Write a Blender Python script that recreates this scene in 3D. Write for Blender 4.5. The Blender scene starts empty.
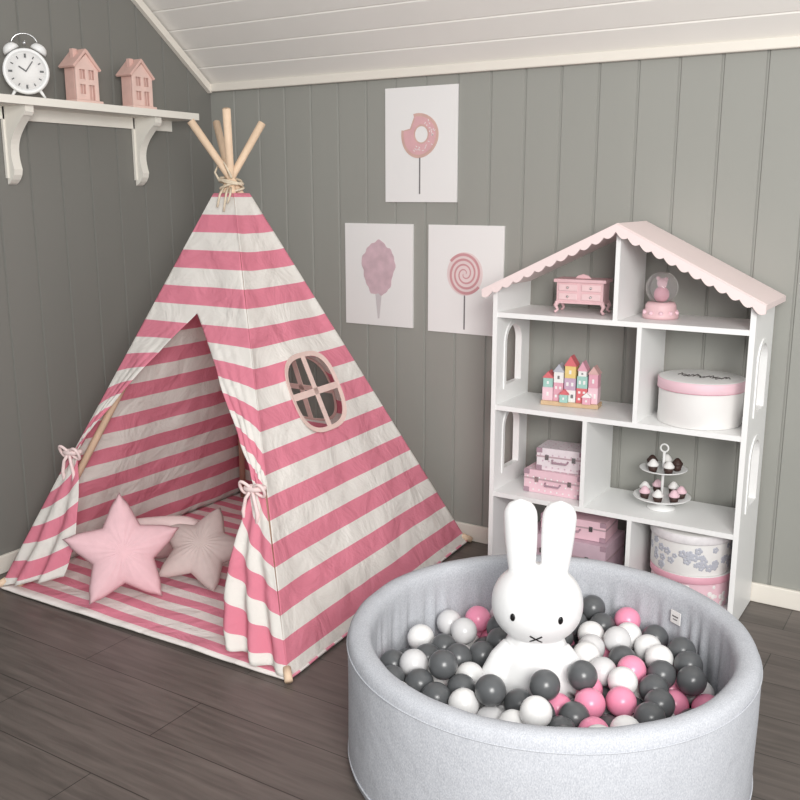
import bpy, bmesh, math, random
import numpy as np
from mathutils import Vector, Matrix, noise
random.seed(7); np.random.seed(7)
scene=bpy.context.scene
scene.view_settings.view_transform='Standard'
pi=math.pi
def lin(c):
    c=c/255.0
    return c/12.92 if c<=.04045 else ((c+.055)/1.055)**2.4
def RGB(r,g,b): return (lin(r),lin(g),lin(b),1)
# ------------------------------------------------------------ materials
def newmat(name):
    m=bpy.data.materials.new(name);m.use_nodes=True
    return m,m.node_tree.nodes,m.node_tree.links,m.node_tree.nodes['Principled BSDF']
def mat(name,rgb,rough=.6,var=.04,nscale=12,bump=0,bscale=200,metal=0,spec=.5,trans=0,stretch=(1,1,1)):
    m,N,L,b=newmat(name)
    tc=N.new('ShaderNodeTexCoord');mp=N.new('ShaderNodeMapping');mp.inputs['Scale'].default_value=stretch
    L.new(tc.outputs['Object'],mp.inputs[0])
    n=N.new('ShaderNodeTexNoise');n.inputs['Scale'].default_value=nscale;n.inputs['Detail'].default_value=4
    L.new(mp.outputs[0],n.inputs['Vector'])
    mx=N.new('ShaderNodeMix');mx.data_type='RGBA'
    c=RGB(*rgb)
    mx.inputs[6].default_value=tuple(max(0,x*(1-var*2)) for x in c[:3])+(1,)
    mx.inputs[7].default_value=tuple(min(1,x*(1+var*2)) for x in c[:3])+(1,)
    L.new(n.outputs['Fac'],mx.inputs[0]);L.new(mx.outputs[2],b.inputs['Base Color'])
    b.inputs['Roughness'].default_value=rough;b.inputs['Metallic'].default_value=metal
    b.inputs['Specular IOR Level'].default_value=spec
    if trans: b.inputs['Transmission Weight'].default_value=trans
    if bump:
        n2=N.new('ShaderNodeTexNoise');n2.inputs['Scale'].default_value=bscale;L.new(mp.outputs[0],n2.inputs['Vector'])
        bp=N.new('ShaderNodeBump');bp.inputs['Strength'].default_value=bump;bp.inputs['Distance'].default_value=.002
        L.new(n2.outputs['Fac'],bp.inputs['Height']);L.new(bp.outputs[0],b.inputs['Normal'])
    return m
def stripe_mat(name,pink,white,period,phase=0,translucent=.25,duty=.5):
    m,N,L,b=newmat(name)
    uv=N.new('ShaderNodeUVMap');uv.uv_map='UVMap'
    sp=N.new('ShaderNodeSeparateXYZ');L.new(uv.outputs[0],sp.inputs[0])
    a=N.new('ShaderNodeMath');a.operation='MULTIPLY_ADD';a.inputs[1].default_value=1/period;a.inputs[2].default_value=phase
    L.new(sp.outputs['Y'],a.inputs[0])
    fr=N.new('ShaderNodeMath');fr.operation='FRACT';L.new(a.outputs[0],fr.inputs[0])
    gt=N.new('ShaderNodeMath');gt.operation='GREATER_THAN';gt.inputs[1].default_value=1-duty;L.new(fr.outputs[0],gt.inputs[0])
    mx=N.new('ShaderNodeMix');mx.data_type='RGBA';mx.inputs[6].default_value=RGB(*white);mx.inputs[7].default_value=RGB(*pink)
    L.new(gt.outputs[0],mx.inputs[0])
    tc=N.new('ShaderNodeTexCoord');n=N.new('ShaderNodeTexNoise');n.inputs['Scale'].default_value=7;n.inputs['Detail'].default_value=7;n.inputs['Distortion'].default_value=.6
    L.new(tc.outputs['Object'],n.inputs['Vector'])
    bc=N.new('ShaderNodeBump');bc.inputs['Strength'].default_value=.75;bc.inputs['Distance'].default_value=.035;L.new(n.outputs['Fac'],bc.inputs['Height'])
    n2=N.new('ShaderNodeTexNoise');n2.inputs['Scale'].default_value=350;L.new(tc.outputs['Object'],n2.inputs['Vector'])
    b2=N.new('ShaderNodeBump');b2.inputs['Strength'].default_value=.3;b2.inputs['Distance'].default_value=.001;L.new(n2.outputs['Fac'],b2.inputs['Height']);L.new(bc.outputs[0],b2.inputs['Normal'])
    L.new(b2.outputs[0],b.inputs['Normal'])
    L.new(mx.outputs[2],b.inputs['Base Color']);b.inputs['Roughness'].default_value=.9;b.inputs['Specular IOR Level'].default_value=.15
    if translucent:
        t=N.new('ShaderNodeBsdfTranslucent');L.new(mx.outputs[2],t.inputs[0])
        ms=N.new('ShaderNodeMixShader');ms.inputs[0].default_value=translucent
        L.new(b.outputs[0],ms.inputs[1]);L.new(t.outputs[0],ms.inputs[2]);L.new(ms.outputs[0],N['Material Output'].inputs[0])
    return m
M={}
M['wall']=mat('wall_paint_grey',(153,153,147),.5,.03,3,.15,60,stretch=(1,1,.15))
M['wall_shaded']=mat('wall_paint_grey_shaded',(124,123,118),.5,.03,3,.15,60,stretch=(1,1,.15))  # same grey paint, left wall's shade put into a darker base colour
M['ceil']=mat('ceiling_white',(242,239,234),.5,.02,4)
M['white']=mat('white_lacquer',(242,242,241),.4,.01,5)
M['trimw']=mat('trim_cream',(232,226,216),.5,.02,5)
M['shelfw']=mat('shelf_white',(238,234,225),.5,.03,8)
M['roofpink']=mat('roof_pale_pink',(241,223,221),.5,.02,5)
M['wood']=mat('pole_pine',(228,200,172),.6,.10,6,.2,80,stretch=(6,6,.6))
M['rope']=mat('rope_jute',(215,200,178),.9,.1,60,.6,200)
M['poster']=mat('poster_paper',(236,234,233),.45,.01,3)
M['dustpink']=mat('dusty_pink',(212,172,168),.7,.08,40)
M['housepink']=mat('ornament_pink_wood',(232,200,190),.7,.06,30,.2,100)
M['housepinkd']=mat('ornament_roof_pink',(220,182,172),.7,.06,30)
M['dark']=mat('print_dark',(60,52,50),.8,.05)  # dark print colour for the script on the hat box lid
M['black']=mat('black_paint',(14,14,15),.35,.05)
M['metal']=mat('bright_metal',(200,200,200),.25,.03,metal=1)
M['ballgrey']=mat('ball_dark_grey',(90,92,94),.28,.02,4,spec=.5)
M['ballwhite']=mat('ball_white',(238,237,236),.28,.02,4)
M['ballpearl']=mat('ball_pearl',(214,213,214),.25,.02,4)
M['ballpink']=mat('ball_pink',(241,150,180),.28,.02,4)
M['bunny']=mat('bunny_vinyl_white',(242,242,242),.35,.0,4)
M['starpink']=mat('star_fabric_pink',(232,192,198),.9,.04,30,.5,300,spec=.1)
M['stargrey']=mat('star_fabric_greige',(204,188,184),.9,.05,30,.5,300,spec=.1)
M['cushwhite']=mat('cushion_blush',(234,212,210),.9,.03,30,.5,300,spec=.1)
M['pinksoft']=mat('soft_pink_card',(232,196,206),.6,.04,20)
M['pinkmid']=mat('pink_card',(222,164,180),.6,.04,20)
M['mauve']=mat('mauve_case',(206,180,192),.6,.05,30);M['mauved']=mat('mauve_case_dark',(168,140,152),.6,.05,30)
M['mint']=mat('mint_paint',(160,200,190),.6,.03);M['yellow']=mat('yellow_paint',(228,200,130),.6,.03)
M['red']=mat('coral_paint',(214,110,116),.6,.03);M['lilac']=mat('lilac_paint',(196,168,190),.6,.03)
M['woodb']=mat('toy_wood',(205,175,140),.6,.08,30)
M['brown']=mat('chocolate',(60,38,32),.6,.05)
M['bluegrey']=mat('floral_bluegrey',(182,184,194),.7,.05)
M['cardw']=mat('card_white',(234,232,230),.6,.02)
M['greyprint']=mat('print_grey',(120,116,118),.7,.03)
M['tan']=mat('window_tape',(224,196,188),.9,.05,40,.4,300)
M['stripe']=stripe_mat('tent_canvas_stripes',(240,152,172),(248,245,240),.127,.15,.30)
M['mat']=stripe_mat('mat_canvas_stripes',(234,148,168),(242,235,231),.10,.1,0)
# jersey melange
m,N,L,b=newmat('pit_jersey_grey')
tc=N.new('ShaderNodeTexCoord');mp=N.new('ShaderNodeMapping');mp.inputs['Scale'].default_value=(1,1,.5);L.new(tc.outputs['Object'],mp.inputs[0])
n=N.new('ShaderNodeTexNoise');n.inputs['Scale'].default_value=420;n.inputs['Detail'].default_value=2;L.new(mp.outputs[0],n.inputs['Vector'])
cr=N.new('ShaderNodeValToRGB');cr.color_ramp.elements[0].position=.3;cr.color_ramp.elements[0].color=RGB(174,177,184);cr.color_ramp.elements[1].position=.7;cr.color_ramp.elements[1].color=RGB(202,204,209)
L.new(n.outputs['Fac'],cr.inputs[0]);L.new(cr.outputs[0],b.inputs['Base Color']);b.inputs['Roughness'].default_value=.95;b.inputs['Specular IOR Level'].default_value=.1
n3=N.new('ShaderNodeTexNoise');n3.inputs['Scale'].default_value=14;n3.inputs['Detail'].default_value=4;L.new(tc.outputs['Object'],n3.inputs['Vector'])
b3=N.new('ShaderNodeBump');b3.inputs['Strength'].default_value=.35;b3.inputs['Distance'].default_value=.012;L.new(n3.outputs['Fac'],b3.inputs['Height'])
bp=N.new('ShaderNodeBump');bp.inputs['Strength'].default_value=.3;bp.inputs['Distance'].default_value=.001;L.new(n.outputs['Fac'],bp.inputs['Height']);L.new(b3.outputs[0],bp.inputs['Normal']);L.new(bp.outputs[0],b.inputs['Normal'])
M['jersey']=m
# glass
m,N,L,b=newmat('globe_glass');b.inputs['Transmission Weight'].default_value=.9;b.inputs['Roughness'].default_value=.03;b.inputs['Base Color'].default_value=(.95,.93,.93,1);b.inputs['IOR'].default_value=1.2
M['glass']=m
# floor
m,N,L,b=newmat('floor_grey_laminate')
tc=N.new('ShaderNodeTexCoord')
br=N.new('ShaderNodeTexBrick');br.inputs['Scale'].default_value=1;br.inputs['Brick Width'].default_value=1.35;br.inputs['Row Height'].default_value=.2
br.inputs['Mortar Size'].default_value=.0016;br.inputs['Mortar Smooth'].default_value=.1;br.inputs['Bias'].default_value=0
br.inputs['Color1'].default_value=RGB(98,90,85);br.inputs['Color2'].default_value=RGB(111,102,97);br.inputs['Mortar'].default_value=RGB(56,51,48);br.offset=.37
L.new(tc.outputs['Object'],br.inputs['Vector'])
mp=N.new('ShaderNodeMapping');mp.inputs['Scale'].default_value=(1.2,14,1);L.new(tc.outputs['Object'],mp.inputs[0])
n=N.new('ShaderNodeTexNoise');n.inputs['Scale'].default_value=3;n.inputs['Detail'].default_value=8;n.inputs['Distortion'].default_value=.6;L.new(mp.outputs[0],n.inputs['Vector'])
cr=N.new('ShaderNodeValToRGB');cr.color_ramp.elements[0].position=.3;cr.color_ramp.elements[0].color=(.5,.5,.5,1);cr.color_ramp.elements[1].position=.7;cr.color_ramp.elements[1].color=(1.05,1.05,1.05,1);L.new(n.outputs['Fac'],cr.inputs[0])
mx=N.new('ShaderNodeMix');mx.data_type='RGBA';mx.blend_type='MULTIPLY';mx.inputs[0].default_value=.8;L.new(br.outputs['Color'],mx.inputs[6]);L.new(cr.outputs[0],mx.inputs[7])
L.new(mx.outputs[2],b.inputs['Base Color']);b.inputs['Roughness'].default_value=.38
bp=N.new('ShaderNodeBump');bp.inputs['Strength'].default_value=.15;bp.inputs['Distance'].default_value=.002;L.new(n.outputs['Fac'],bp.inputs['Height']);L.new(bp.outputs[0],b.inputs['Normal'])
M['floor']=m

# ------------------------------------------------------------ mesh builder
class MB:
    def __init__(s): s.v=[];s.f=[];s.mi=[];s.sm=[];s.uv=[];s.mats=[]
    def m(s,k):
        if k not in s.mats: s.mats.append(k)
        return s.mats.index(k)
    def add(s,V,Fc,k,smooth=False,T=None,uv=None):
        o=len(s.v);i=s.m(k)
        for j,p in enumerate(V):
            p=Vector(p); s.v.append(T@p if T is not None else p)
            s.uv.append(uv[j] if uv else (0,0))
        for f in Fc: s.f.append([o+a for a in f]);s.mi.append(i);s.sm.append(smooth)
    def box(s,c,d,k,T=None,taper=1):
        x,y,z=[a/2 for a in d];V=[]
        for sz in(-1,1):
            q=taper if sz>0 else 1
            for a,b in((-1,-1),(1,-1),(1,1),(-1,1)): V.append((c[0]+a*x*q,c[1]+b*y*q,c[2]+sz*z))
        s.add(V,[(3,2,1,0),(4,5,6,7),(0,1,5,4),(1,2,6,5),(2,3,7,6),(3,0,4,7)],k,False,T)
    def lathe(s,prof,k,c=(0,0,0),seg=32,T=None,smooth=True,sx=1,sy=1):
        V=[];Fc=[];n=len(prof)
        for r,z in prof:
            for i in range(seg):
                a=2*pi*i/seg;V.append((c[0]+r*math.cos(a)*sx,c[1]+r*math.sin(a)*sy,c[2]+z))
        for j in range(n-1):
            for i in range(seg):
                i2=(i+1)%seg;Fc.append((j*seg+i,j*seg+i2,(j+1)*seg+i2,(j+1)*seg+i))
        if prof[0][0]>1e-5: Fc.append(tuple(range(seg-1,-1,-1)))
        if prof[-1][0]>1e-5: Fc.append(tuple((n-1)*seg+i for i in range(seg)))
        s.add(V,Fc,k,smooth,T)
    def sphere(s,c,r,k,T=None,seg=24,rings=14):
        if not hasattr(r,'__len__'): r=(r,r,r)
        V=[(c[0],c[1],c[2]-r[2])];Fc=[]
        for j in range(1,rings):
            t=-pi/2+pi*j/rings
            for i in range(seg):
                a=2*pi*i/seg;V.append((c[0]+r[0]*math.cos(t)*math.cos(a),c[1]+r[1]*math.cos(t)*math.sin(a),c[2]+r[2]*math.sin(t)))
        V.append((c[0],c[1],c[2]+r[2]));e=len(V)-1
        for i in range(seg):
            i2=(i+1)%seg;Fc.append((0,1+i2,1+i))
            for j in range(rings-2): Fc.append((1+j*seg+i,1+j*seg+i2,1+(j+1)*seg+i2,1+(j+1)*seg+i))
            Fc.append((e,1+(rings-2)*seg+i,1+(rings-2)*seg+i2))
        s.add(V,Fc,k,True,T)
    def tube(s,pts,rad,k,seg=10,T=None,closed=False):
        pts=[Vector(p) for p in pts];n=len(pts)
        if not hasattr(rad,'__len__'): rad=[rad]*n
        V=[];Fc=[];pn=None
        for i,p in enumerate(pts):
            if closed: t=(pts[(i+1)%n]-pts[i-1]).normalized()
            else: t=(pts[min(i+1,n-1)]-pts[max(i-1,0)]).normalized()
            if pn is None: pn=t.orthogonal().normalized()
            else: pn=(pn-t*pn.dot(t)).normalized()
            b=t.cross(pn)
            for j in range(seg):
                a=2*pi*j/seg;V.append(p+(pn*math.cos(a)+b*math.sin(a))*rad[i])
        for i in range(n if closed else n-1):
            i2=(i+1)%n
            for j in range(seg): j2=(j+1)%seg;Fc.append((i*seg+j,i*seg+j2,i2*seg+j2,i2*seg+j))
        if not closed: Fc.append(tuple(range(seg-1,-1,-1)));Fc.append(tuple((n-1)*seg+j for j in range(seg)))
        s.add(V,Fc,k,True,T)
    def prism(s,poly,o,u,v,n,k,holes=None,smooth=False):
        """extrude 2D polygon (in u,v at origin o) along vector n, centred; supports holes"""
        o,u,v,n=Vector(o),Vector(u),Vector(v),Vector(n)
        cu=bpy.data.curves.new('tmp','CURVE');cu.dimensions='2D';cu.fill_mode='BOTH';cu.extrude=.5
        for lp in [poly]+(holes or []):
            sp=cu.splines.new('POLY');sp.points.add(len(lp)-1)
            for i,p in enumerate(lp): sp.points[i].co=(p[0],p[1],0,1)
            sp.use_cyclic_u=True
        ob=bpy.data.objects.new('tmp',cu);scene.collection.objects.link(ob)
        dg=bpy.context.evaluated_depsgraph_get();me=bpy.data.meshes.new_from_object(ob.evaluated_get(dg))
        V=[o+u*p.co.x+v*p.co.y+n*p.co.z for p in me.vertices];Fc=[tuple(p.vertices) for p in me.polygons]
        bpy.data.objects.remove(ob);bpy.data.curves.remove(cu);bpy.data.meshes.remove(me)
        s.add(V,Fc,k,smooth)
    def grid(s,fn,nu,nv,k,flip=False):
        V=[];U=[];Fc=[]
        for j in range(nv+1):
            for i in range(nu+1):
                p,sv=fn(i/nu,j/nv);V.append(p);U.append((i/nu,sv))
        for j in range(nv):
            for i in range(nu):
                a=j*(nu+1)+i;q=(a,a+1,a+nu+2,a+nu+1);Fc.append(q[::-1] if flip else q)
        s.add(V,Fc,k,True,None,U)
    def build(s,name,bevel=0,parent=None,merge=True,solid=0,recalc=True,mdist=1e-5):
        me=bpy.data.meshes.new(name);me.from_pydata([tuple(p) for p in s.v],[],s.f)
        for k in s.mats: me.materials.append(M[k])
        me.polygons.foreach_set('material_index',s.mi);me.polygons.foreach_set('use_smooth',s.sm)
        ul=me.uv_layers.new(name='UVMap')
        for l in me.loops: ul.data[l.index].uv=s.uv[l.vertex_index]
        bm=bmesh.new();bm.from_mesh(me)
        if merge: bmesh.ops.remove_doubles(bm,verts=bm.verts,dist=mdist)
        if recalc: bmesh.ops.recalc_face_normals(bm,faces=bm.faces)
        bm.to_mesh(me);bm.free();me.update()
        ob=bpy.data.objects.new(name,me);scene.collection.objects.link(ob)
        if parent: ob.parent=parent
        if solid:
            md=ob.modifiers.new('s','SOLIDIFY');md.thickness=solid;md.offset=0
        if bevel:
            md=ob.modifiers.new('b','BEVEL');md.width=bevel;md.segments=2;md.limit_method='ANGLE';md.angle_limit=math.radians(50)
        return ob
def empty(name,loc=(0,0,0)):
    e=bpy.data.objects.new(name,None);e.location=loc;scene.collection.objects.link(e);e.empty_display_size=.1;return e
X,Y,Z=Vector((1,0,0)),Vector((0,1,0)),Vector((0,0,1))
def frameT(o,fwd,up=Z):
    """local x=right, y=forward(away), z=up"""
    f=Vector(fwd).normalized();r=f.cross(Vector(up)).normalized();u=r.cross(f)
    T=Matrix((( r.x,f.x,u.x,o[0]),(r.y,f.y,u.y,o[1]),(r.z,f.z,u.z,o[2]),(0,0,0,1)));return T
# ------------------------------------------------------------ room
HB=1.943;SL=.76
XR_=5.2;YF=-5.0
def groove_profile(a0,a1,sp,dep=.007,w=.012):
    P=[(a0,0)];x=a0+sp
    i=0
    while x<a1-.02:
        P+=[(x-w/2,0),(x-w*.18,-dep),(x+w*.18,-dep),(x+w/2,0)];x+=sp
    P.append((a1,0));return P
b=MB();P=groove_profile(0,XR_,.145)
V=[];Fc=[]
for p in P: V+=[(p[0],-p[1],0),(p[0],-p[1],2.2)]
for i in range(len(P)-1): Fc.append((2*i,2*i+2,2*i+3,2*i+1))
b.add(V,Fc,'wall');V=[(0,.08,0),(XR_,.08,0),(XR_,.08,2.2),(0,.08,2.2)];b.add(V,[(0,3,2,1)],'wall')
b.build('wall_back')
b=MB();P=groove_profile(0,-YF,.145);V=[];Fc=[]
for p in P: V+=[(p[1],-p[0],0),(p[1],-p[0],3.4)]
for i in range(len(P)-1): Fc.append((2*i,2*i+1,2*i+3,2*i+2))
b.add(V,Fc,'wall_shaded');b.add([(-.08,0,0),(-.08,YF,0),(-.08,YF,3.4),(-.08,0,3.4)],[(0,1,2,3)],'wall_shaded')
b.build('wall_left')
b=MB();b.add([(-.08,.08,0),(XR_,.08,0),(XR_,YF,0),(-.08,YF,0)],[(3,2,1,0)],'floor');b.build('floor')
# ceiling boards (slope)
b=MB();ln=2.2;ux=Vector((0,-1,SL)).normalized();nn=Vector((0,-SL,-1)).normalized()
P=groove_profile(0,ln,.11,.006,.010);V=[];Fc=[]
for p in P:
    q=Vector((0,0,HB))+ux*p[0]+nn*p[1];V+=[(-.08,q.y,q.z),(XR_,q.y,q.z)]
for i in range(len(P)-1): Fc.append((2*i,2*i+1,2*i+3,2*i+2))
b.add(V,Fc,'ceil');b.build('ceiling')
# trims
b=MB();b.box((XR_/2,-.012,HB-.012),(XR_,.022,.036),'trimw');b.build('trim_1',.004)
b=MB();q=Vector((.012,0,HB-.012))
A=q+ux*0.0;B=q+ux*2.1
b.add([A+Vector((-.011,0,0)),A+Vector((.011,0,0)),A+Vector((.011,0,0))+nn*.03,A+Vector((-.011,0,0))+nn*.03,B+Vector((-.011,0,0)),B+Vector((.011,0,0)),B+Vector((.011,0,0))+nn*.03,B+Vector((-.011,0,0))+nn*.03],
 [(0,1,2,3),(7,6,5,4),(0,4,5,1),(1,5,6,2),(2,6,7,3),(3,7,4,0)],'trimw');b.build('trim_2')
b=MB();b.box((XR_/2,-.009,.036),(XR_,.016,.072),'trimw');b.build('baseboard_back',.004)
b=MB();b.box((.009,YF/2,.036),(.016,-YF-.04,.072),'trimw');b.build('baseboard_left',.004)

# ------------------------------------------------------------ wall shelf left
b=MB();zt=1.795
b.box((.082,-1.0,zt-.014),(.156,1.50,.028),'shelfw')
b.box((.008,-1.0,zt-.05),(.012,1.46,.045),'shelfw')
def corbel(y):
    P=[(0,0),(.135,0),(.135,-.022)]
    for i in range(15):
        t=i/14;a=t*pi/2
        P.append((.125-.085*math.sin(a)+.012*math.sin(t*pi*2),-.035-.175*(1-math.cos(a))-.0*t))
    P+=[(.045,-.225),(.040,-.245),(.028,-.262),(.012,-.275),(0,-.28)]
    b.prism(P,(.003,y,zt-.028),X,Z,Y*.036,'shelfw')
    b.box((.008,y,zt-.15),(.012,.05,.27),'shelfw')
corbel(-.47);corbel(-1.10)
b.build('wall_shelf',.003)
# ornament houses
def orn(y,x=.085,h=.2,w=.125,d=.07,mir=1):
    b=MB();z=zt;hw=h*.70
    b.box((x,y,z+.006),(d+.02,w+.02,.012),'housepink')
    Pg=[(-w/2,.012),(w/2,.012),(w/2,hw),(0,h-.012),(-w/2,hw)]
    holes=[[(-.035,.09),(-.008,.09),(-.008,.125),(-.035,.125)],[(.008,.09),(.035,.09),(.035,.125),(.008,.125)],[(-.035,.035),(-.008,.035),(-.008,.07),(-.035,.07)],[(.008,.014),(.036,.014),(.036,.07),(.008,.07)]]
    b.prism(Pg,(x+d/2-.004,y,z),Y,Z,X*.008,'housepink',holes)
    b.prism([(p[0]*.95,p[1]*.99) for p in Pg],(x-.006,y,z),Y,Z,X*(d-.016),'housepinkd')
    for k in holes:
        cx=(k[0][0]+k[1][0])/2;cz=(k[0][1]+k[2][1])/2
        b.box((x+d/2-.003,y+cx,z+cz),(.004,.003,k[2][1]-k[0][1]),'housepink');
    for sg in(-1,1):
        a=Vector((0,sg*(w/2+.010),hw-.008));r=Vector((0,0,h));dd=r-a;L=dd.length
        T=Matrix.Translation(Vector((x,y,z))+(a+r)/2)@Matrix.Rotation(math.atan2(dd.z,dd.y),4,'X')
        b.box((0,0,.005),(d+.018,L,.010),'housepinkd',T)
    b.box((x,y-w*.28,z+h*.93),(.02,.02,.04),'housepinkd')
    return b.build('house_ornament',.0015)
orn(-.812,w=.108,h=.195);orn(-.53,h=.19,w=.108)
# alarm clock
b=MB();T=frameT((.083,-1.058,zt+.095),(-.75,.66,0))
Ry=Matrix.Rotation(pi/2,4,'X')
b.lathe([(.0,-.022),(.072,-.022),(.078,-.015),(.080,0),(.080,.02),(.074,.026),(.068,.022),(.066,.014),(0,.014)],'white',T=T@Ry,seg=40)
b.lathe([(0,.0145),(.064,.0145),(.064,.0155),(0,.0155)],'cardw',T=T@Ry,seg=40)
for i in range(12):
    a=2*pi*i/12;b.box((0,-.0165,.054),(.004 if i%3 else .007,.001,.010 if i%3 else .014),'black',T@Matrix.Rotation(a,4,'Y'))
b.box((0,-.018,.014),(.005,.001,.032),'black',T@Matrix.Rotation(math.radians(-55),4,'Y'))
b.box((0,-.019,.02),(.004,.001,.046),'black',T@Matrix.Rotation(math.radians(35),4,'Y'))
for sg in(-1,1):
    TT=T@Matrix.Rotation(sg*math.radians(32),4,'Y')@Matrix.Translation((0,0,.084))
    b.lathe([(.030,0),(.029,.010),(.022,.021),(.010,.027),(0,.028)],'white',T=TT,seg=24);b.tube([(0,0,-.01),(0,0,.03)],.003,'metal',T=TT)
    TL=T@Matrix.Rotation(pi-sg*math.radians(33),4,'Y');b.tube([(0,0,.074),(0,0,.108)],[.007,.004],'white',T=TL)
b.tube([(.045*math.cos(a),0,.095+.038*math.sin(a)) for a in np.linspace(0.1,pi-.1,14)],.003,'metal',T=T)
b.sphere((0,0,.10),.008,'metal',T=T)
b.build('alarm_clock')

# ------------------------------------------------------------ posters
def disc(b,cx,cz,rx,rz,k,y=-.011,n=36,th=.0008):
    b.prism([(cx+rx*math.cos(2*pi*i/n),cz+rz*math.sin(2*pi*i/n)) for i in range(n)],(0,y,0),X,Z,Y*th,k)
def poster(x0,x1,z0,z1,kind):
    b=MB();b.box(((x0+x1)/2,-.0048,(z0+z1)/2),(x1-x0,.0076,z1-z0),'poster')
    cx=(x0+x1)/2;y=-.0092
    if kind=='donut':
        cz=z0+.265;n=60;Po=[]
        for i in range(n):
            a=2*pi*i/n;r=.088*(1+.02*math.sin(3*a+1))
            Po.append((cx-.005+r*math.cos(a),cz+r*math.sin(a)))
        bx,bz=cx-.075,cz+.065
        Q=[]
        for p in Po:
            d=Vector((p[0]-bx,p[1]-bz));
            if d.length<.045: d=d.normalized()*.045;p=(bx+d.x*1.0,bz+d.y) if (d.x-d.y)>0 else (bx+.032,bz-.032)
            Q.append(p)
        hole=[(cx+.004+.03*math.cos(2*pi*i/30),cz+.004+.032*math.sin(2*pi*i/30)) for i in range(30)]
        b.prism(Q,(0,y,0),X,Z,Y*.001,'donutd',[hole])
        Q2=[(cx-.005+(p[0]-cx+.005)*.86,cz+(p[1]-cz)*.86) for p in Q];b.prism(Q2,(0,y-.001,0),X,Z,Y*.001,'donutl',[[(cx+(p[0]-cx)*1.2,cz+(p[1]-cz)*1.2) for p in hole]])
        for i in range(26):
            a=random.uniform(-2.2,1.6);r=random.uniform(.045,.07);T=Matrix.Translation((cx+r*math.cos(a),y-.002,cz+r*math.sin(a)))@Matrix.Rotation(random.random()*3,4,'Y');b.box((0,0,0),(.008,.001,.0025),'cardw',T)
        b.box((cx-.003,y,z0+.105),(.006,.001,.145),'greyprint')
    if kind=='candy':
        cz=z0+.245;n=80;Po=[]
        for i in range(n):
            a=2*pi*i/n;r=1+.04*math.sin(5*a)+.03*math.sin(9*a+1)+.02*math.sin(17*a)
            Po.append((cx+.082*r*math.cos(a)*(1+.12*math.sin(a)),cz+.115*r*math.sin(a)))
        b.prism(Po,(0,y,0),X,Z,Y*.001,'cotton')
        b.prism([(cx-.018,z0+.15),(cx+.018,z0+.15),(cx+.004,z0+.03),(cx-.004,z0+.03)],(0,y+.0006,0),X,Z,Y*.001,'cardw2')
    if kind=='lolly':
        cz=z0+.245
        disc(b,cx+.0,cz,.082,.088,'lollyl',y)
        for arm in range(2):
            pts=[]
            for i in range(70):
                t=i/69;a=t*2*pi*1.9+arm*pi;r=.006+.074*t;pts.append((cx+r*math.cos(a),y-.001,cz+r*1.05*math.sin(a)))
            V=[];Fc=[]
            for i,p in enumerate(pts):
                t=i/69;w=.004+.008*t;d=Vector((p[0]-cx,0,p[2]-cz)).normalized()
                V+=[Vector(p)-d*w*.5,Vector(p)+d*w*.5]
            for i in range(69): Fc.append((2*i,2*i+1,2*i+3,2*i+2))
            b.add(V,Fc,'lollyred')
        b.box((cx,y,z0+.088),(.006,.001,.14),'greyprint')
    return b.build('poster',merge=False)
M['cotton']=mat('print_cotton_candy',(206,178,186),.6,.14,25)
M['cardw2']=mat('print_cone',(205,198,200),.6,.05)
M['lollyred']=mat('print_lolly_rose',(204,150,154),.6,.05);M['lollyl']=mat('print_lolly_pale',(228,208,208),.6,.04)
M['donutd']=mat('print_donut_base',(208,172,162),.6,.06,30);M['donutl']=mat('print_donut_icing',(218,172,176),.6,.05,30)
poster(.97,1.31,1.42,1.875,'donut');poster(.76,1.105,.895,1.33,'candy');poster(1.18,1.525,.89,1.33,'lolly')

# ------------------------------------------------------------ tent
tent=empty('teepee_tent',(.78,-.70,0))
def child(o,p):
    o.parent=p;o.matrix_parent_inverse=Matrix.Translation(p.location).inverted()
    return o
AP=Vector((.735,-.70,1.49));ZT=1.455
foot={'fl':Vector((.19,-1.355,0)),'fr':Vector((1.445,-1.325,0)),'br':Vector((1.35,-.09,0)),'bl':Vector((.19,-.09,0))}
cf={'fl':Vector((.135,-1.405,0)),'fr':Vector((1.495,-1.375,0)),'br':Vector((1.405,-.04,0)),'bl':Vector((.135,-.04,0))}
A_=.032
ao={'fl':Vector((-A_,-A_,0)),'fr':Vector((A_,-A_,0)),'br':Vector((A_,A_,0)),'bl':Vector((-A_,A_,0))}
def cn(k,z): t=z/1.49;return cf[k].lerp(AP+ao[k],t)
tip={'fl':Vector((.808,-.60,1.71)),'fr':Vector((.60,-.62,1.718)),'br':Vector((.64,-.80,1.712)),'bl':Vector((.815,-.80,1.745))}
b=MB()
for k in foot:
    b.tube([foot[k]+Vector((0,0,.005)),AP+ao[k]*.25,tip[k]],[.0135,.0135,.0145],'wood',12)
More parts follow.
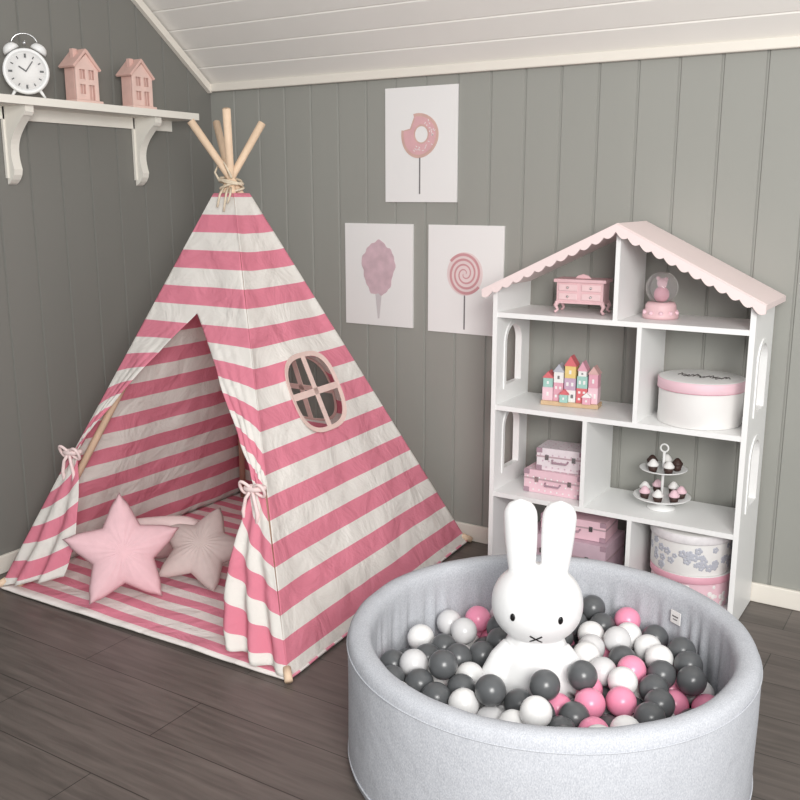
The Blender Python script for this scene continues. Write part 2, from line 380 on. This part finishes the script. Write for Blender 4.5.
# little pole feet reaching past the hem
for k in('fr','br','fl'):
    d=(cf[k]-Vector((.78,-.7,0))).normalized();b.tube([cf[k]-d*.03+Z*.035,cf[k]+d*.012+Z*.012],[.013,.013],'wood',12)
child(b.build('poles'),tent)
b=MB()
for j in range(4):
    zz=1.468+j*.011;b.tube([(AP.x+(.040+.006*math.sin(3*a+j))*math.cos(a),AP.y+(.040+.006*math.cos(2*a))*math.sin(a),zz+.012*math.sin(a+j*1.7)) for a in np.linspace(0,2*pi,28)[:-1]],.0048,'rope',8,closed=True)
for x_,z_ in((.03,1.39),(.0,1.405),(.05,1.42)):
    b.tube([(AP.x+x_*.7,AP.y-.042,1.475),(AP.x+x_+.01,AP.y-.075,1.45),(AP.x+x_+.004,AP.y-.085,z_)],.0042,'rope',8)
b.tube([(AP.x-.03,AP.y-.03,1.50),(AP.x-.06,AP.y-.02,1.53),(AP.x-.05,AP.y,1.58),(AP.x-.0,AP.y-.03,1.56),(AP.x+.03,AP.y-.03,1.51)],.0042,'rope',8)
child(b.build('rope'),tent)
cen=Vector((.78,-.72,.5))
def wr(p,amp=.006):
    q=Vector((p.x*6,p.y*6,p.z*4));s_=p*15
    return p+Vector((noise.noise(q)*2+noise.noise(s_)*.7,noise.noise(q+Vector((7,3,1)))*2+noise.noise(s_+Vector((2,9,4)))*.7,0))*amp
b=MB()
def plainface(b,k1,k2,z0=0.005,z1=ZT,sag=.02):
    def fn(u,v):
        z=z0+(z1-z0)*v
        p=cn(k1,z).lerp(cn(k2,z),u)
        inw=(cen-p);inw.z=0;inw.normalize()
        p=p+inw*sag*4*u*(1-u)*4*v*(1-v)*.9
        if 0<u<1:p=wr(p)
        return p,z
    b.grid(fn,40,50,'stripe')
plainface(b,'bl','fl')
n_=2.9
def hole(a,s,WX,WY):
    c,sn=math.cos(a),math.sin(a)
    r=(abs(c/(WX))**n_+abs(sn/(WY))**n_)**(-1/n_);return r*s
def winface(b,k1,k2,wc,outdir,WX,WY):
    A,B_=cn(k1,.005),cn(k2,.005);C_,D_=cn(k2,ZT),cn(k1,ZT)
    e1=(B_-A).normalized();nrm=e1.cross(C_-A).normalized();e2=nrm.cross(e1)
    if e2.z<0:e2=-e2
    out=nrm if nrm.dot(outdir)>0 else -nrm
    wc=wc-out*(wc-A).dot(out)
    l2=lambda p:((p-wc).dot(e1),(p-wc).dot(e2))
    poly=[l2(A),l2(B_),l2(C_),l2(D_)]
    angs=sorted(list(np.linspace(-pi,pi,181)[:-1])+[math.atan2(q[1],q[0]) for q in poly])
    def hit(a):
        dx,dy=math.cos(a),math.sin(a);best=1e9
        for i in range(4):
            p,q=poly[i],poly[(i+1)%4];ex,ey=q[0]-p[0],q[1]-p[1];det=dx*(-ey)+dy*ex
            if abs(det)<1e-9: continue
            t=(p[0]*(-ey)+p[1]*ex)/det;s_=(dx*p[1]-dy*p[0])/det
            if t>0 and -1e-4<=s_<=1.0001 and t<best:best=t
        return best
    V=[];U=[];Fc=[];nr=40;na=len(angs)
    for j in range(nr+1):
        t=(j/nr)
        for a in angs:
            r0,r1=hole(a,1,WX,WY),hit(a);r=r0+(r1-r0)*t
            p=wc+e1*(r*math.cos(a))+e2*(r*math.sin(a))
            z=p.z
            if j<nr:
                p=p-out*.012*math.sin(pi*min(1,t))
                p=p+out*(wr(p,.0065*min(1,(1-t)*t*5))-p).length*(1 if noise.noise(p*7)>0 else -1)*0
                w_=min(1,(1-t)*6)*min(1,t*6)
                p=p+out*w_*(.012*noise.noise(Vector((p.x*5,p.y*5,p.z*4)))+.005*noise.noise(p*13)-.003)
            V.append(p);U.append((0,z))
    for j in range(nr):
        for i in range(na):
            i2=(i+1)%na;Fc.append((j*na+i,j*na+i2,(j+1)*na+i2,(j+1)*na+i))
    b.add(V,Fc,'stripe',True,None,U)
    f=MB();n=64
    wp=lambda r,a,o:wc+e1*(r*math.cos(a))+e2*(r*math.sin(a))+out*o
    V=[];Fc=[]
    for i in range(n):
        a=2*pi*i/n;V+=[wp(hole(a,.93,WX,WY),a,.0),wp(hole(a,1.05,WX,WY),a,.004)]
    for i in range(n):
        j=(i+1)%n;Fc.append((2*i,2*i+1,2*j+1,2*j))
    f.add(V,Fc,'tan')
    hw=.0125
    for (p,q) in(((-WX,0),(WX,0)),((0,-WY),(0,WY))):
        d=(Vector(q)-Vector(p)).normalized();pe=Vector((-d.y,d.x))*hw
        V=[wc+e1*c.x+e2*c.y+out*.001 for c in (Vector(p)-pe,Vector(q)-pe,Vector(q)+pe,Vector(p)+pe)]
        f.add(V,[(0,1,2,3)],'tan')
    child(f.build('window_frame',solid=.003,merge=False),tent)
winface(b,'fr','br',Vector((1.092,-.702,.736)),X,.15,.145)
winface(b,'br','bl',Vector((.74,-.30,.66)),Y,.17,.17)
# front face
ZO,ZTIE=1.034,.52
def fe(k,z): return cn(k,z)
def ftop(u,v):
    z=ZO+(ZT-ZO)*v;p=fe('fl',z).lerp(fe('fr',z),u)
    if 0<u<1: p=p+Vector((0,.010*noise.noise(p*8)*min(1,v*4)*min(1,(1-v)*5),0))
    return p,z
b.grid(ftop,56,28,'stripe')
cx0=fe('fl',ZO).lerp(fe('fr',ZO),.5)
def flap(ku,sgn,wbot,hemz):
    tieP=fe(ku,ZTIE)+Vector((sgn*.035,-.01,0))
    def up(u,v):
        w=v;z=ZO+(ZTIE-ZO)*w
        o=fe(ku,z)
        i=cx0.lerp(tieP,w**.92)
        i=i+Vector((-sgn*.02*math.sin(pi*w),-.012*math.sin(pi*w),0))
        p=o.lerp(i,u)
        fold=math.sin(u*13+w*4+sgn)*u*w*.020*(1-.4*w)
        wv=min(1,w*5)
        d=p-tieP;dist=max(.02,math.hypot(d.x,d.z));ang=math.atan2(d.z,d.x*sgn)
        rad_=.007*math.sin(ang*22)*math.exp(-dist/.16)*min(1,dist/.05)*(1-math.exp(-u*6))
        p=p+Vector((0,-abs(fold)-.004*u*min(1,w*3)+wv*(rad_+.010*u*noise.noise(p*9)),0))
        ii=1.034-(1.034-z)*1.27
        sv=z*(1-u)+ii*u
        return p,sv
    b.grid(up,28,48,'stripe')
    def lo(u,v):
        z=ZTIE+((.012+(hemz-.012)*u)-ZTIE)*v
        o=fe(ku,z);w=.035+(wbot-.035)*(1-(1-v)**1.7)
        p=o+Vector((sgn*w*u,-.01*(1-v),0))
        p.y+= -(.008+.016*v)*math.sin(u*15+sgn+v*1.5)*min(1,u*3)*(v*.9+.1)-.01*u+.008*noise.noise(p*14)*min(1,u*4)*min(1,v*4)
        ib=1.034-(1.034-ZTIE)*1.27
        svi=ib*(1-v)+.0*v
        return p,z*(1-u)+svi*u
    b.grid(lo,40,40,'stripe')
    return tieP
tL=flap('fl',1,.27,.10);tR=flap('fr',-1,.235,.05)
cl=b.build('canvas',solid=.002,mdist=1e-4);child(cl,tent)
# bows
def bow(P,s=1):
    b=MB()
    for sg in(-1,1):
        pts=[];R=[]
        for i in range(15):
            t=i/14;a=t*2*pi
            pts.append(P+Vector((sg*.05*s*math.sin(a/2),-.018-.01*math.sin(a),.022*s*math.sin(a))));R.append(.0055)
        b.tube(pts,R,'bowm',8)
        b.tube([P+Vector((0,-.02,0)),P+Vector((sg*.018,-.03,-.03)),P+Vector((sg*.03,-.03,-.075*s)),P+Vector((sg*.024,-.028,-.115*s))],[.006,.006,.007,.008],'bowm',8)
    b.sphere(tuple(P+Vector((0,-.02,0))),.012,'bowm')
    b.tube([P+Vector((.035*math.cos(a),.02*math.sin(a)-.004,.004*math.cos(a))) for a in np.linspace(0,2*pi,24)[:-1]],.009,'bowm',8,closed=True)
    return b.build('tie_bow')
M['bowm']=mat('tie_ribbon',(240,216,214),.9,.08,60)
child(bow(tL+Vector((-.012,-.015,0))),tent);child(bow(tR+Vector((.012,-.015,0))),tent)
# floor mat
b=MB()
def mt(u,v):
    lo=cf['fl'].lerp(cf['fr'],u);hi=cf['bl'].lerp(cf['br'],u);p=lo.lerp(hi,v)
    p.z=.009+.005*noise.noise(p*6)
    return p,p.y
b.grid(mt,50,50,'mat')
child(b.build('floor_mat',solid=.006),tent)

# ------------------------------------------------------------ pillows
def star(name,k,o,fwd,up,R,r,T_,rot=0,npt=5):
    b=MB();na=100;nr=14;V=[];Fc=[]
    def rad(a):
        a=(a-rot-pi/2)%(2*pi/npt);h=pi/npt;a=abs(a if a<h else 2*h-a)
        p=Vector((R,0));q=Vector((r*math.cos(h),r*math.sin(h)));d=q-p
        den=(math.cos(a)*d.y-math.sin(a)*d.x);v=(p.x*d.y-p.y*d.x)/den
        return v-.09*R*math.exp(-(a/.10)**2)
    for sd in(1,-1):
        o0=len(V)
        for j in range(nr+1):
            t=j/nr
            for i in range(na):
                a=2*pi*i/na;rr=rad(a)*t
                th=T_*math.sqrt(max(0,1-t**2.2))*(1-.5*(rr/R)**2)
                w=1+.06*math.sin(a*23)*t*(1-t)*2+.06*noise.noise(Vector((rr*math.cos(a)*14,rr*math.sin(a)*14,sd)))
                V.append((rr*math.cos(a),-sd*th*w,rr*math.sin(a)))
        for j in range(nr):
            for i in range(na):
                i2=(i+1)%na;q=(o0+j*na+i,o0+j*na+i2,o0+(j+1)*na+i2,o0+(j+1)*na+i);Fc.append(q)
    b.add(V,Fc,k,True,frameT(o,fwd,up))
    return b.build(name)
star('star_pillow','starpink',(.635,-1.235,.198),(-.72,.62,-.40),(0,0,1),.235,.112,.055,rot=.0)
star('star_pillow','stargrey',(.755,-.965,.145),(-.50,.70,-1.05),(0,0,1),.215,.105,.050,rot=-.30)
b=MB()
def cush(c,dims,k,rz,tilt):
    T=Matrix.Translation(c)@Matrix.Rotation(rz,4,'Z')@Matrix.Rotation(tilt,4,'X')
    V=[];Fc=[];n=24
    for j in range(n+1):
        for i in range(n+1):
            x=i/n*2-1;y=j/n*2-1;e=max(0,(1-x**4)*(1-y**4))**.5
            x2=x*math.sqrt(1-y*y/2.6);y2=y*math.sqrt(1-x*x/2.6)
            V.append((x2*dims[0],dims[2]*e,y2*dims[1]))
    m0=len(V);V+=[(v[0],-v[1],v[2]) for v in V]
    for j in range(n):
        for i in range(n):
            a=j*(n+1)+i;Fc.append((a,a+1,a+n+2,a+n+1));Fc.append((m0+a,m0+a+n+1,m0+a+n+2,m0+a+1))
    b.add(V,Fc,k,True,T)
cush((.50,-.96,.135),(.20,.15,.055),'cushwhite',math.radians(48),math.radians(50))
b.build('cushion')

# ------------------------------------------------------------ dollhouse bookcase
XL,XR,DH=1.633,2.555,.312
th=.018;z1,z2,z3=.345,.682,1.03;cxh=(XL+XR)/2
b=MB();yb=-.022;yc=(-DH+yb)/2;dp=DH+yb
def arch(y0,y1,za,zb):
    r=(y1-y0)/2;P=[(y0,za),(y1,za)]
    for i in range(17):
        a=pi*i/16;P.append(((y0+y1)/2+r*math.cos(a),zb-r+r*math.sin(a)))
    return P
for x in(XL+th/2,XR-th/2):
    b.prism([(-DH,.003),(yb,.003),(yb,1.125),(-DH,1.125)],(x,0,0),Y,Z,X*th,'white',[arch(-.235,-.10,.745,.975),arch(-.235,-.10,.415,.645)])
    for (za,zb) in((.745,.975),(.415,.645)):
        b.prism(arch(-.248,-.087,za-.013,zb+.013),(x,0,0),Y,Z,X*(th+.008),'white',[arch(-.232,-.103,za+.003,zb-.003)])
for z in(.045,z1,z2,z3): b.box((cxh,yc,z-.009),(XR-XL-2*th,dp-.004,th),'white')
b.box((cxh,-DH+.02,.02),(XR-XL-2*th,.016,.034),'white')
def div(x,za,zb,t=.016): b.box((x,yc,(za+zb)/2),(t,dp-.006,zb-za),'white')
zr=1.358
div(2.094,z3,zr-.02);div(2.181,z2,z3-th);div(2.002,z1,z2-th);div(2.182,.045,z1-th)
ov=.032;sl=.49;xe=XR+ov;ze=zr-sl*(xe-cxh)
for sg in(-1,1):
    p=[(0,zr),(sg*(xe-cxh),ze),(sg*(xe-cxh),ze-.018),(0,zr-.02)]
    b.prism([(cxh+q[0],q[1]) for q in p],(0,(-DH-.02+yb)/2,0),X,Z,Y*(DH+.02+yb),'roofpink')
    bot=[];ns=12;L=xe-cxh
    for i in range(ns*8+1):
        t=i/(ns*8);x=t*L;z=zr-sl*x;ph=(t*ns)%1
        bot.append((cxh+sg*x,z-.028-.012*math.sin(pi*ph)))
    P=[(cxh,zr-.002),(cxh+sg*L,zr-.002-sl*L)]+bot[::-1]
    b.prism(P,(0,-DH-.026,0),X,Z,Y*.010,'roofpink')
b.build('dollhouse_bookcase')

# ---- items on shelves
M['dustpink2']=mat('jewelry_pink',(226,188,192),.5,.05,20);M['pinksoft2']=mat('drawer_pink',(232,200,202),.5,.04)
def jewelry():
    b=MB();T=Matrix.Translation((1.922,-.17,z3+.001))@Matrix.Rotation(math.radians(6),4,'Z')
    b.box((0,0,.075),(.17,.09,.075),'dustpink2',T);b.box((0,0,.118),(.19,.105,.012),'dustpink2',T);b.box((0,0,.04),(.178,.096,.008),'dustpink2',T)
    for i,(x,w) in enumerate(((-.042,.07),(.042,.07))):
        for z in(.062,.094):
            b.box((x,-.047,z),(w,.006,.024),'pinksoft2',T);b.sphere((x,-.053,z),.0045,'metal',T,10,8)
    for sx in(-1,1):
        for sy in(-1,1):
            b.tube([(sx*.078,sy*.037,.045),(sx*.088,sy*.043,.028),(sx*.080,sy*.04,.012),(sx*.090,sy*.046,.004)],[.010,.008,.005,.006],'dustpink2',8,T)
    b.prism([(-.03,.124),(.03,.124),(.02,.134),(0,.14),(-.02,.134)],T@Vector((0,0,0)),T.to_3x3()@X,Z,(T.to_3x3()@Y)*.01,'dustpink2')
    b.build('jewelry_box',.002)
jewelry()
b=MB();c=(2.205,-.16,z3+.001)
b.lathe([(.0,0),(.060,0),(.062,.012),(.054,.022),(.052,.045),(.046,.055),(.0,.055)],'dustpink2',c,32)
for i in range(10):
    a=2*pi*i/10;b.sphere((c[0]+.056*math.cos(a),c[1]+.056*math.sin(a),c[2]+.02),.008,'pinksoft',seg=10,rings=8)
b.sphere((c[0],c[1],c[2]+.105),.055,'glass',seg=32,rings=20)
b.sphere((c[0],c[1],c[2]+.085),(.022,.02,.024),'pinkmid');b.sphere((c[0],c[1],c[2]+.118),.015,'pinksoft')
for s_ in(-1,1): b.sphere((c[0]+s_*.012,c[1],c[2]+.131),.006,'pinksoft',seg=10,rings=8)
b.build('snow_globe')
# wooden village
b=MB();T=Matrix.Translation((1.892,-.165,z2+.001))@Matrix.Rotation(math.radians(8),4,'Z')
b.box((0,0,.008),(.215,.07,.016),'woodb',T)
def blk(x,z,w,h,k,roof=None,rh=.025,y=0,d=.05,cols=1,rows=1):
    b.box((x,y,z+h/2),(w,d,h),k,T)
    for i in range(cols):
        for j in range(rows):
            b.box((x+(i-(cols-1)/2)*w/(cols+.3),y-d/2-.0005,z+(j+.6)*h/(rows+.2)),(w*.22,.002,h*.28/rows*1.1),'cardw' if k!='cardw' else 'greyprint',T)
    if roof:
        R=T.to_3x3();b.prism([(-w/2-.004,0),(w/2+.004,0),(0,rh)],T@Vector((x,y,z+h)),R@X,Z,(R@Y)*(d+.004),roof)
z0=.016
blk(-.085,z0,.04,.05,'pinksoft',None);blk(-.085,z0+.05,.036,.035,'mint','red');
blk(-.045,z0,.036,.07,'pinkmid',None,cols=2,rows=2);blk(-.045,z0+.07,.036,.04,'cardw','bluegrey',.03)
blk(-.002,z0,.044,.045,'cardw',None,cols=2);blk(-.002,z0+.045,.042,.045,'lilac',None,cols=2);blk(-.002,z0+.09,.04,.045,'yellow','red',.038)
blk(.043,z0,.04,.055,'red',None,rows=2,cols=2);blk(.043,z0+.055,.038,.045,'mint',None,cols=2);blk(.043,z0+.10,.03,.02,'cardw','pinkmid',.035)
blk(.084,z0,.036,.06,'pinksoft',None,cols=2);blk(.084,z0+.06,.034,.05,'pinkmid','dustpink',.03)
blk(-.02,z0,.03,.03,'mint','red',.02,y=-.045+.012,d=.02);blk(.065,z0,.03,.026,'pinkmid','cardw',.018,y=-.033,d=.02)
b.build('toy_village',.0008)
# hat box
def rbox(name,c,r,h,kb,kl,lid=.03,deco=None,sx=1):
    b=MB()
    b.lathe([(0,0),(r-.004,0),(r-.003,.003),(r-.003,h-lid),(r-.003,h-lid+.001)],kb,c,48)
    b.lathe([(r-.004,h-lid),(r+.002,h-lid),(r+.003,h-lid+.002),(r+.003,h-.003),(r,h)],kl,c,48)
    b.lathe([(r,h),(r-.004,h+.001),(0,h+.001)],'cardw',c,48)
    if deco: deco(b,c,r,h)
    return b.build(name,merge=False)
def deco1(b,c,r,h):
    for i in range(16):
        t=i/15;b.tube([(c[0]-.08+.16*t,c[1]+.012*math.sin(i*2.1)-.005,c[2]+h+.002),(c[0]-.075+.16*t,c[1]+.03*math.cos(i*1.3),c[2]+h+.002),(c[0]-.065+.16*t,c[1]-.012*math.cos(i*2),c[2]+h+.002)],.0016,'dark',6)
    b.tube([(c[0]+(r+.001)*math.cos(a),c[1]+(r+.001)*math.sin(a),c[2]+h-.034) for a in np.linspace(0,2*pi,48)[:-1]],.0025,'pinkmid',6,closed=True)
rbox('hat_box',(2.362,-.163,z2+.001),.143,.155,'cardw','pinksoft',.036,deco1)
# suitcases
def suitcase(name,c,d,k,rot=0,dots=True,kd='cardw',handle=True,corner=None):
    b=MB();T=Matrix.Translation(c)@Matrix.Rotation(rot,4,'Z');w,dd,h=d
    b.box((0,0,h/2),(w,dd,h),k,T);b.box((0,0,h*.62),(w+.004,dd+.004,.006),'metal2',T)
    for sx in(-1,1):
        b.box((sx*w*.28,-dd/2-.003,h*.60),(.014,.004,.02),'metal',T)
        for zz in(.0,1):
            b.box((sx*(w/2-.01),-dd/2-.001,h*zz+(.009 if zz==0 else -.009)),(.022,.004,.018),corner or kd,T)
    if handle: b.tube([(-.03,-dd/2-.002,h*.5),(-.027,-dd/2-.014,h*.42),(.027,-dd/2-.014,h*.42),(.03,-dd/2-.002,h*.5)],.004,corner or kd,8,T)
    if dots:
        for i in range(int(w/.024)):
            for j in range(max(1,int(h/.024))):
                x=-w/2+.014+i*.024+(j%2)*.01;z=.012+j*.024
                if x<w/2-.012: b.sphere((x,-dd/2-.0002,z),(.0035,.0008,.0035),kd,T,8,6)
        for i in range(int(w/.03)):
            for j in range(int(dd/.03)): b.sphere((-w/2+.018+i*.03,-dd/2+.018+j*.03,h+.0002),(.004,.004,.0008),kd,T,8,6)
    return b.build(name,.008)
M['metal2']=mat('case_rim',(200,176,182),.4,.03,metal=.3)
M['cardw3']=mat('case_white_print',(228,218,222),.6,.05,60)
suitcase('toy_suitcase',(1.862,-.165,z1+.001),(.235,.15,.088),'pinksoft',corner='mauved')
suitcase('toy_suitcase',(1.876,-.16,z1+.0905),(.185,.125,.085),'cardw3',.08,True,'mauve',corner='mauved')
# cupcake stand
b=MB();c=Vector((2.250,-.165,z1+.001))
b.lathe([(0,0),(.05,0),(.05,.006),(.02,.012),(.012,.03),(.012,.034)],'white',c,28)
def plate(z,r): b.lathe([(0,z),(r*.6,z),(r,z+.010),(r+.004,z+.013),(r,z+.014),(r*.6,z+.005),(0,z+.005)],'white',c,36)
plate(.034,.098);plate(.136,.080);b.tube([c+Z*.03,c+Z*.21],.005,'white')
b.tube([c+Vector((.014*math.cos(a),0,.223+.014*math.sin(a))) for a in np.linspace(0,2*pi,16)[:-1]],.003,'white',8,closed=True)
def cupc(x,y,z,k2):
    o=(c.x+x,c.y+y,c.z+z);b.lathe([(0,0),(.013,0),(.018,.022),(0,.022)],'brown',o,16);b.lathe([(.019,.021),(.020,.027),(.014,.034),(.012,.038),(.005,.045),(0,.046)],k2,o,16)
for i in range(7):
    a=2*pi*i/7+.3;cupc(.066*math.cos(a),.066*math.sin(a),.0405,'cardw' if i%2 else 'pinksoft')
for i in range(5):
    a=2*pi*i/5-.9;cupc(.047*math.cos(a),.047*math.sin(a),.1425,'brown' if i%2 else 'cardw')
b.build('cupcake_stand')
# row 4
suitcase('toy_suitcase',(1.93,-.17,.046),(.32,.21,.15),'mauve',.0,False,'cardw',corner='mauved')
suitcase('toy_suitcase',(1.945,-.165,.198),(.25,.16,.075),'pinksoft',.05,False,'cardw',corner='mauved')
def deco2(b,c,r,h):
    random.seed(3)
    for i in range(46):
        a=random.uniform(-pi,0.3);z=random.uniform(.016,h-.045);s_=random.uniform(.009,.015)
        p=Vector((c[0]+(r-.0035)*math.cos(a),c[1]+(r-.0035)*math.sin(a),c[2]+z))
        T=Matrix.Translation(p)@Matrix.Rotation(a,4,'Z')
        for q in range(5):
            b.sphere((0,s_*.6*math.cos(q*1.257),s_*.6*math.sin(q*1.257)),(.0016,s_*.5,s_*.5),'bluegrey',T,8,6)
def deco3(b,c,r,h):
    random.seed(9)
    for i in range(40):
        a=random.uniform(-pi,0.3);z=random.uniform(.012,h-.035);s_=random.uniform(.006,.011)
        p=Vector((c[0]+(r-.0035)*math.cos(a),c[1]+(r-.0035)*math.sin(a),c[2]+z))
        b.sphere((0,0,0),(.0016,s_,s_),'cardw',Matrix.Translation(p)@Matrix.Rotation(a,4,'Z'),8,6)
rbox('round_gift_box',(2.372,-.165,.046),.140,.115,'pinksoft','pinkmid',.025,deco3)
M['lid4']=mat('lid_print',(226,222,224),.6,.08,60)
rbox('floral_gift_box',(2.365,-.165,.163),.140,.145,'cardw','lid4',.03,deco2)

# ------------------------------------------------------------ ball pit
PX,PY,PR,PH=2.297,-1.295,.519,.36
TW=.062
b=MB();R=PR
prof=[(R-.012,.0),(R-.002,.008),(R,.03),(R,.12),(R,.22),(R,PH-.03),(R-.004,PH-.012),(R-.014,PH-.003),(R-.031,PH),(R-TW+.014,PH-.003),(R-TW+.004,PH-.012),(R-TW,PH-.03)]
seg=260;V=[];Fc=[]
ins=[(R-TW,PH-.03-i*(PH-.09)/12) for i in range(1,13)]
allp=prof+ins+[(0,.055)]
for j,(r_,z) in enumerate(allp):
    for i in range(seg):
        a=2*pi*i/seg;rr=r_;zo=0
        if j>=len(prof) and r_>0:
            t=(j-len(prof))/12
            rr+= .007*(math.sin(a*46+2*math.sin(a*7))*.6+math.sin(a*73+1)*.4)*min(1,t*3+.2)
        elif r_>0:
            rr+=.003*noise.noise(Vector((math.cos(a)*4,math.sin(a)*4,z*6)));zo=.002*noise.noise(Vector((math.cos(a)*5,math.sin(a)*5,9))) if z>.3 else 0
        V.append((PX+rr*math.cos(a),PY+rr*math.sin(a),z+.001+zo))
for j in range(len(allp)-1):
    for i in range(seg): i2=(i+1)%seg;Fc.append((j*seg+i,j*seg+i2,(j+1)*seg+i2,(j+1)*seg+i))
Fc.append(tuple(range(seg-1,-1,-1)))
b.add(V,Fc,'jersey',True)
for zz in(PH-.032,.03): b.tube([(PX+(R+.0008)*math.cos(a),PY+(R+.0008)*math.sin(a),zz) for a in np.linspace(0,2*pi,121)[:-1]],.0022,'jersey',6,closed=True)
a0=math.radians(60);ri=R-TW-.011;T=Matrix.Translation((PX+ri*math.cos(a0),PY+ri*math.sin(a0),.285))@Matrix.Rotation(a0,4,'Z')
b.box((0,0,0),(.003,.036,.036),'cardw',T);b.box((-.002,0,.003),(.001,.022,.004),'greyprint',T);b.box((-.002,0,-.006),(.001,.016,.003),'greyprint',T)
b.build('ball_pit')
# balls
BX,BY=2.255,-1.275
fw=Vector((3.163-BX,-3.407-BY,0)).normalized()
EX,EY=BX+fw.x*.045-.02,BY+fw.y*.045
br=.0385;n=285;Ri=R-TW-.012-br
rng=np.random.RandomState(5)
an=rng.rand(n)*2*pi;ra=np.sqrt(rng.rand(n))*Ri
Pn=np.stack([PX+ra*np.cos(an),PY+ra*np.sin(an),.1+rng.rand(n)*.4],1)
for it in range(560):
    Pn[:,2]-=.0022 if it<460 else .0004
    for _ in range(2):
        D=Pn[:,None]-Pn[None];d=np.sqrt((D**2).sum(2))+1e-9;np.fill_diagonal(d,9)
        ov_=np.clip(2*br-d,0,None)
        Pn+= (D/d[...,None]*ov_[...,None]*.42).sum(1)
        for ex_,ey_,mr in((BX,BY,.112),(EX,EY,.115)):
            q=Pn[:,:2]-np.array([ex_,ey_]);dd=np.sqrt((q**2).sum(1))+1e-9;mn=mr+br
            k=(dd<mn);Pn[k,:2]+=q[k]/dd[k,None]*(mn-dd[k])[:,None]
        q=Pn[:,:2]-np.array([PX,PY]);dd=np.sqrt((q**2).sum(1));k=dd>Ri;Pn[k,:2]-=q[k]/dd[k,None]*(dd[k]-Ri)[:,None]
        Pn[:,2]=np.maximum(Pn[:,2],.058+br)
b=MB();ks=['ballgrey']*43+['ballwhite']*23+['ballpearl']*15+['ballpink']*19
rg=random.Random(21)
for p in Pn: b.sphere(tuple(p),br-.0004,rg.choice(ks),seg=28,rings=16)
b.build('plastic_balls',merge=False)

# ------------------------------------------------------------ bunny lamp
bun=empty('bunny_lamp',(BX,BY,.06))
TB=frameT((BX,BY,0),-fw)
b=MB()
b.lathe([(0,.062),(.085,.062),(.104,.075),(.112,.11),(.112,.17),(.106,.22),(.092,.27),(.07,.32),(.05,.36),(0,.37)],'bunny',T=TB,seg=40)
HC=.408;hx,hy,hz=.119,.104,.104
V=[];Fc=[];sg_,rg_=48,32
def sp(c,e): return (abs(c)**e)*(1 if c>=0 else -1)
def headpt(a,t):
    e=.92
    return Vector((hx*sp(math.cos(t),e)*math.cos(a),hy*sp(math.cos(t),e)*math.sin(a),hz*sp(math.sin(t),e)))
for j in range(rg_+1):
    t=-pi/2+pi*j/rg_
    for i in range(sg_): V.append(headpt(2*pi*i/sg_,t)+Vector((0,0,HC)))
for j in range(rg_):
    for i in range(sg_): i2=(i+1)%sg_;Fc.append((j*sg_+i,j*sg_+i2,(j+1)*sg_+i2,(j+1)*sg_+i))
b.add(V,Fc,'bunny',True,TB)
for s_ in(-1,1):
    pts=[];rr=[]
    for i in range(21):
        t=i/20;z=.455+.235*t;x=s_*(.040+.012*t)
        w=.030+.014*math.sin(min(1,t*1.25)*pi/2)
        if t>.8: w*=math.sqrt(max(.0005,1-((t-.8)/.2)**2))
        pts.append((x,0.004,z));rr.append(w)
    TT=TB@Matrix.Diagonal((1,.72,1,1));b.tube(pts,rr,'bunny',20,TT)
    b.tube([(s_*.060,-.03,.295),(s_*.088,-.042,.262),(s_*.106,-.052,.225),(s_*.112,-.058,.200),(s_*.112,-.060,.190)],[.030,.033,.034,.030,.018],'bunny',16,TB)
    b.sphere((s_*.055,-.09,.095),(.042,.05,.034),'bunny',TB)
ob=b.build('body');md=ob.modifiers.new('r','REMESH');md.mode='VOXEL';md.voxel_size=.004;md.use_smooth_shade=True
md=ob.modifiers.new('s','SMOOTH');md.iterations=6;md.factor=.5
child(ob,bun)
b=MB()
def surf(x,z):
    q=1-(x/hx)**2-(z/hz)**2;return Vector((x,-hy*math.sqrt(max(0,q))*1.0-.001,z+HC))
for s_ in(-1,1):
    p=surf(s_*.060,-.004);nrm_=Vector((p.x/hx**2,p.y/hy**2,(p.z-HC)/hz**2)).normalized()
    b.sphere((0,0,0),(.0070,.0035,.0105),'black',TB@Matrix.Translation(p)@Matrix.Rotation(math.atan2(nrm_.x,-nrm_.y),4,'Z'),16,10)
for s_ in(-1,1):
    pts=[]
    for i in range(9):
        t=i/8*2-1;p=surf(.015*t,-.062+s_*.011*t);pts.append(p-Vector((0,.0018,0)))
    b.tube(pts,.0024,'black',8,TB)
child(b.build('face',merge=False),bun)

# ------------------------------------------------------------ lights & camera
w=bpy.data.worlds.new('World');scene.world=w;w.use_nodes=True
w.node_tree.nodes['Background'].inputs[0].default_value=(.95,.97,1,1);w.node_tree.nodes['Background'].inputs[1].default_value=.66
def area(name,loc,tgt,sx,sy,e,col):
    l=bpy.data.lights.new(name,'AREA');l.shape='RECTANGLE';l.size=sx;l.size_y=sy;l.energy=e;l.color=col
    o=bpy.data.objects.new(name,l);o.location=loc;o.rotation_euler=(Vector(tgt)-Vector(loc)).to_track_quat('-Z','Y').to_euler();scene.collection.objects.link(o)
area('window_daylight',(4.3,-4.1,2.1),(1.8,-.6,.7),1.5,1.5,170,(1,.985,.955))
cd=bpy.data.cameras.new('camera');cd.lens=36*940.25/800;cd.sensor_width=36;co=bpy.data.objects.new('camera',cd)
co.location=(3.163,-3.407,1.45);co.rotation_euler=(pi/2-.215,0,.558);scene.collection.objects.link(co);scene.camera=co
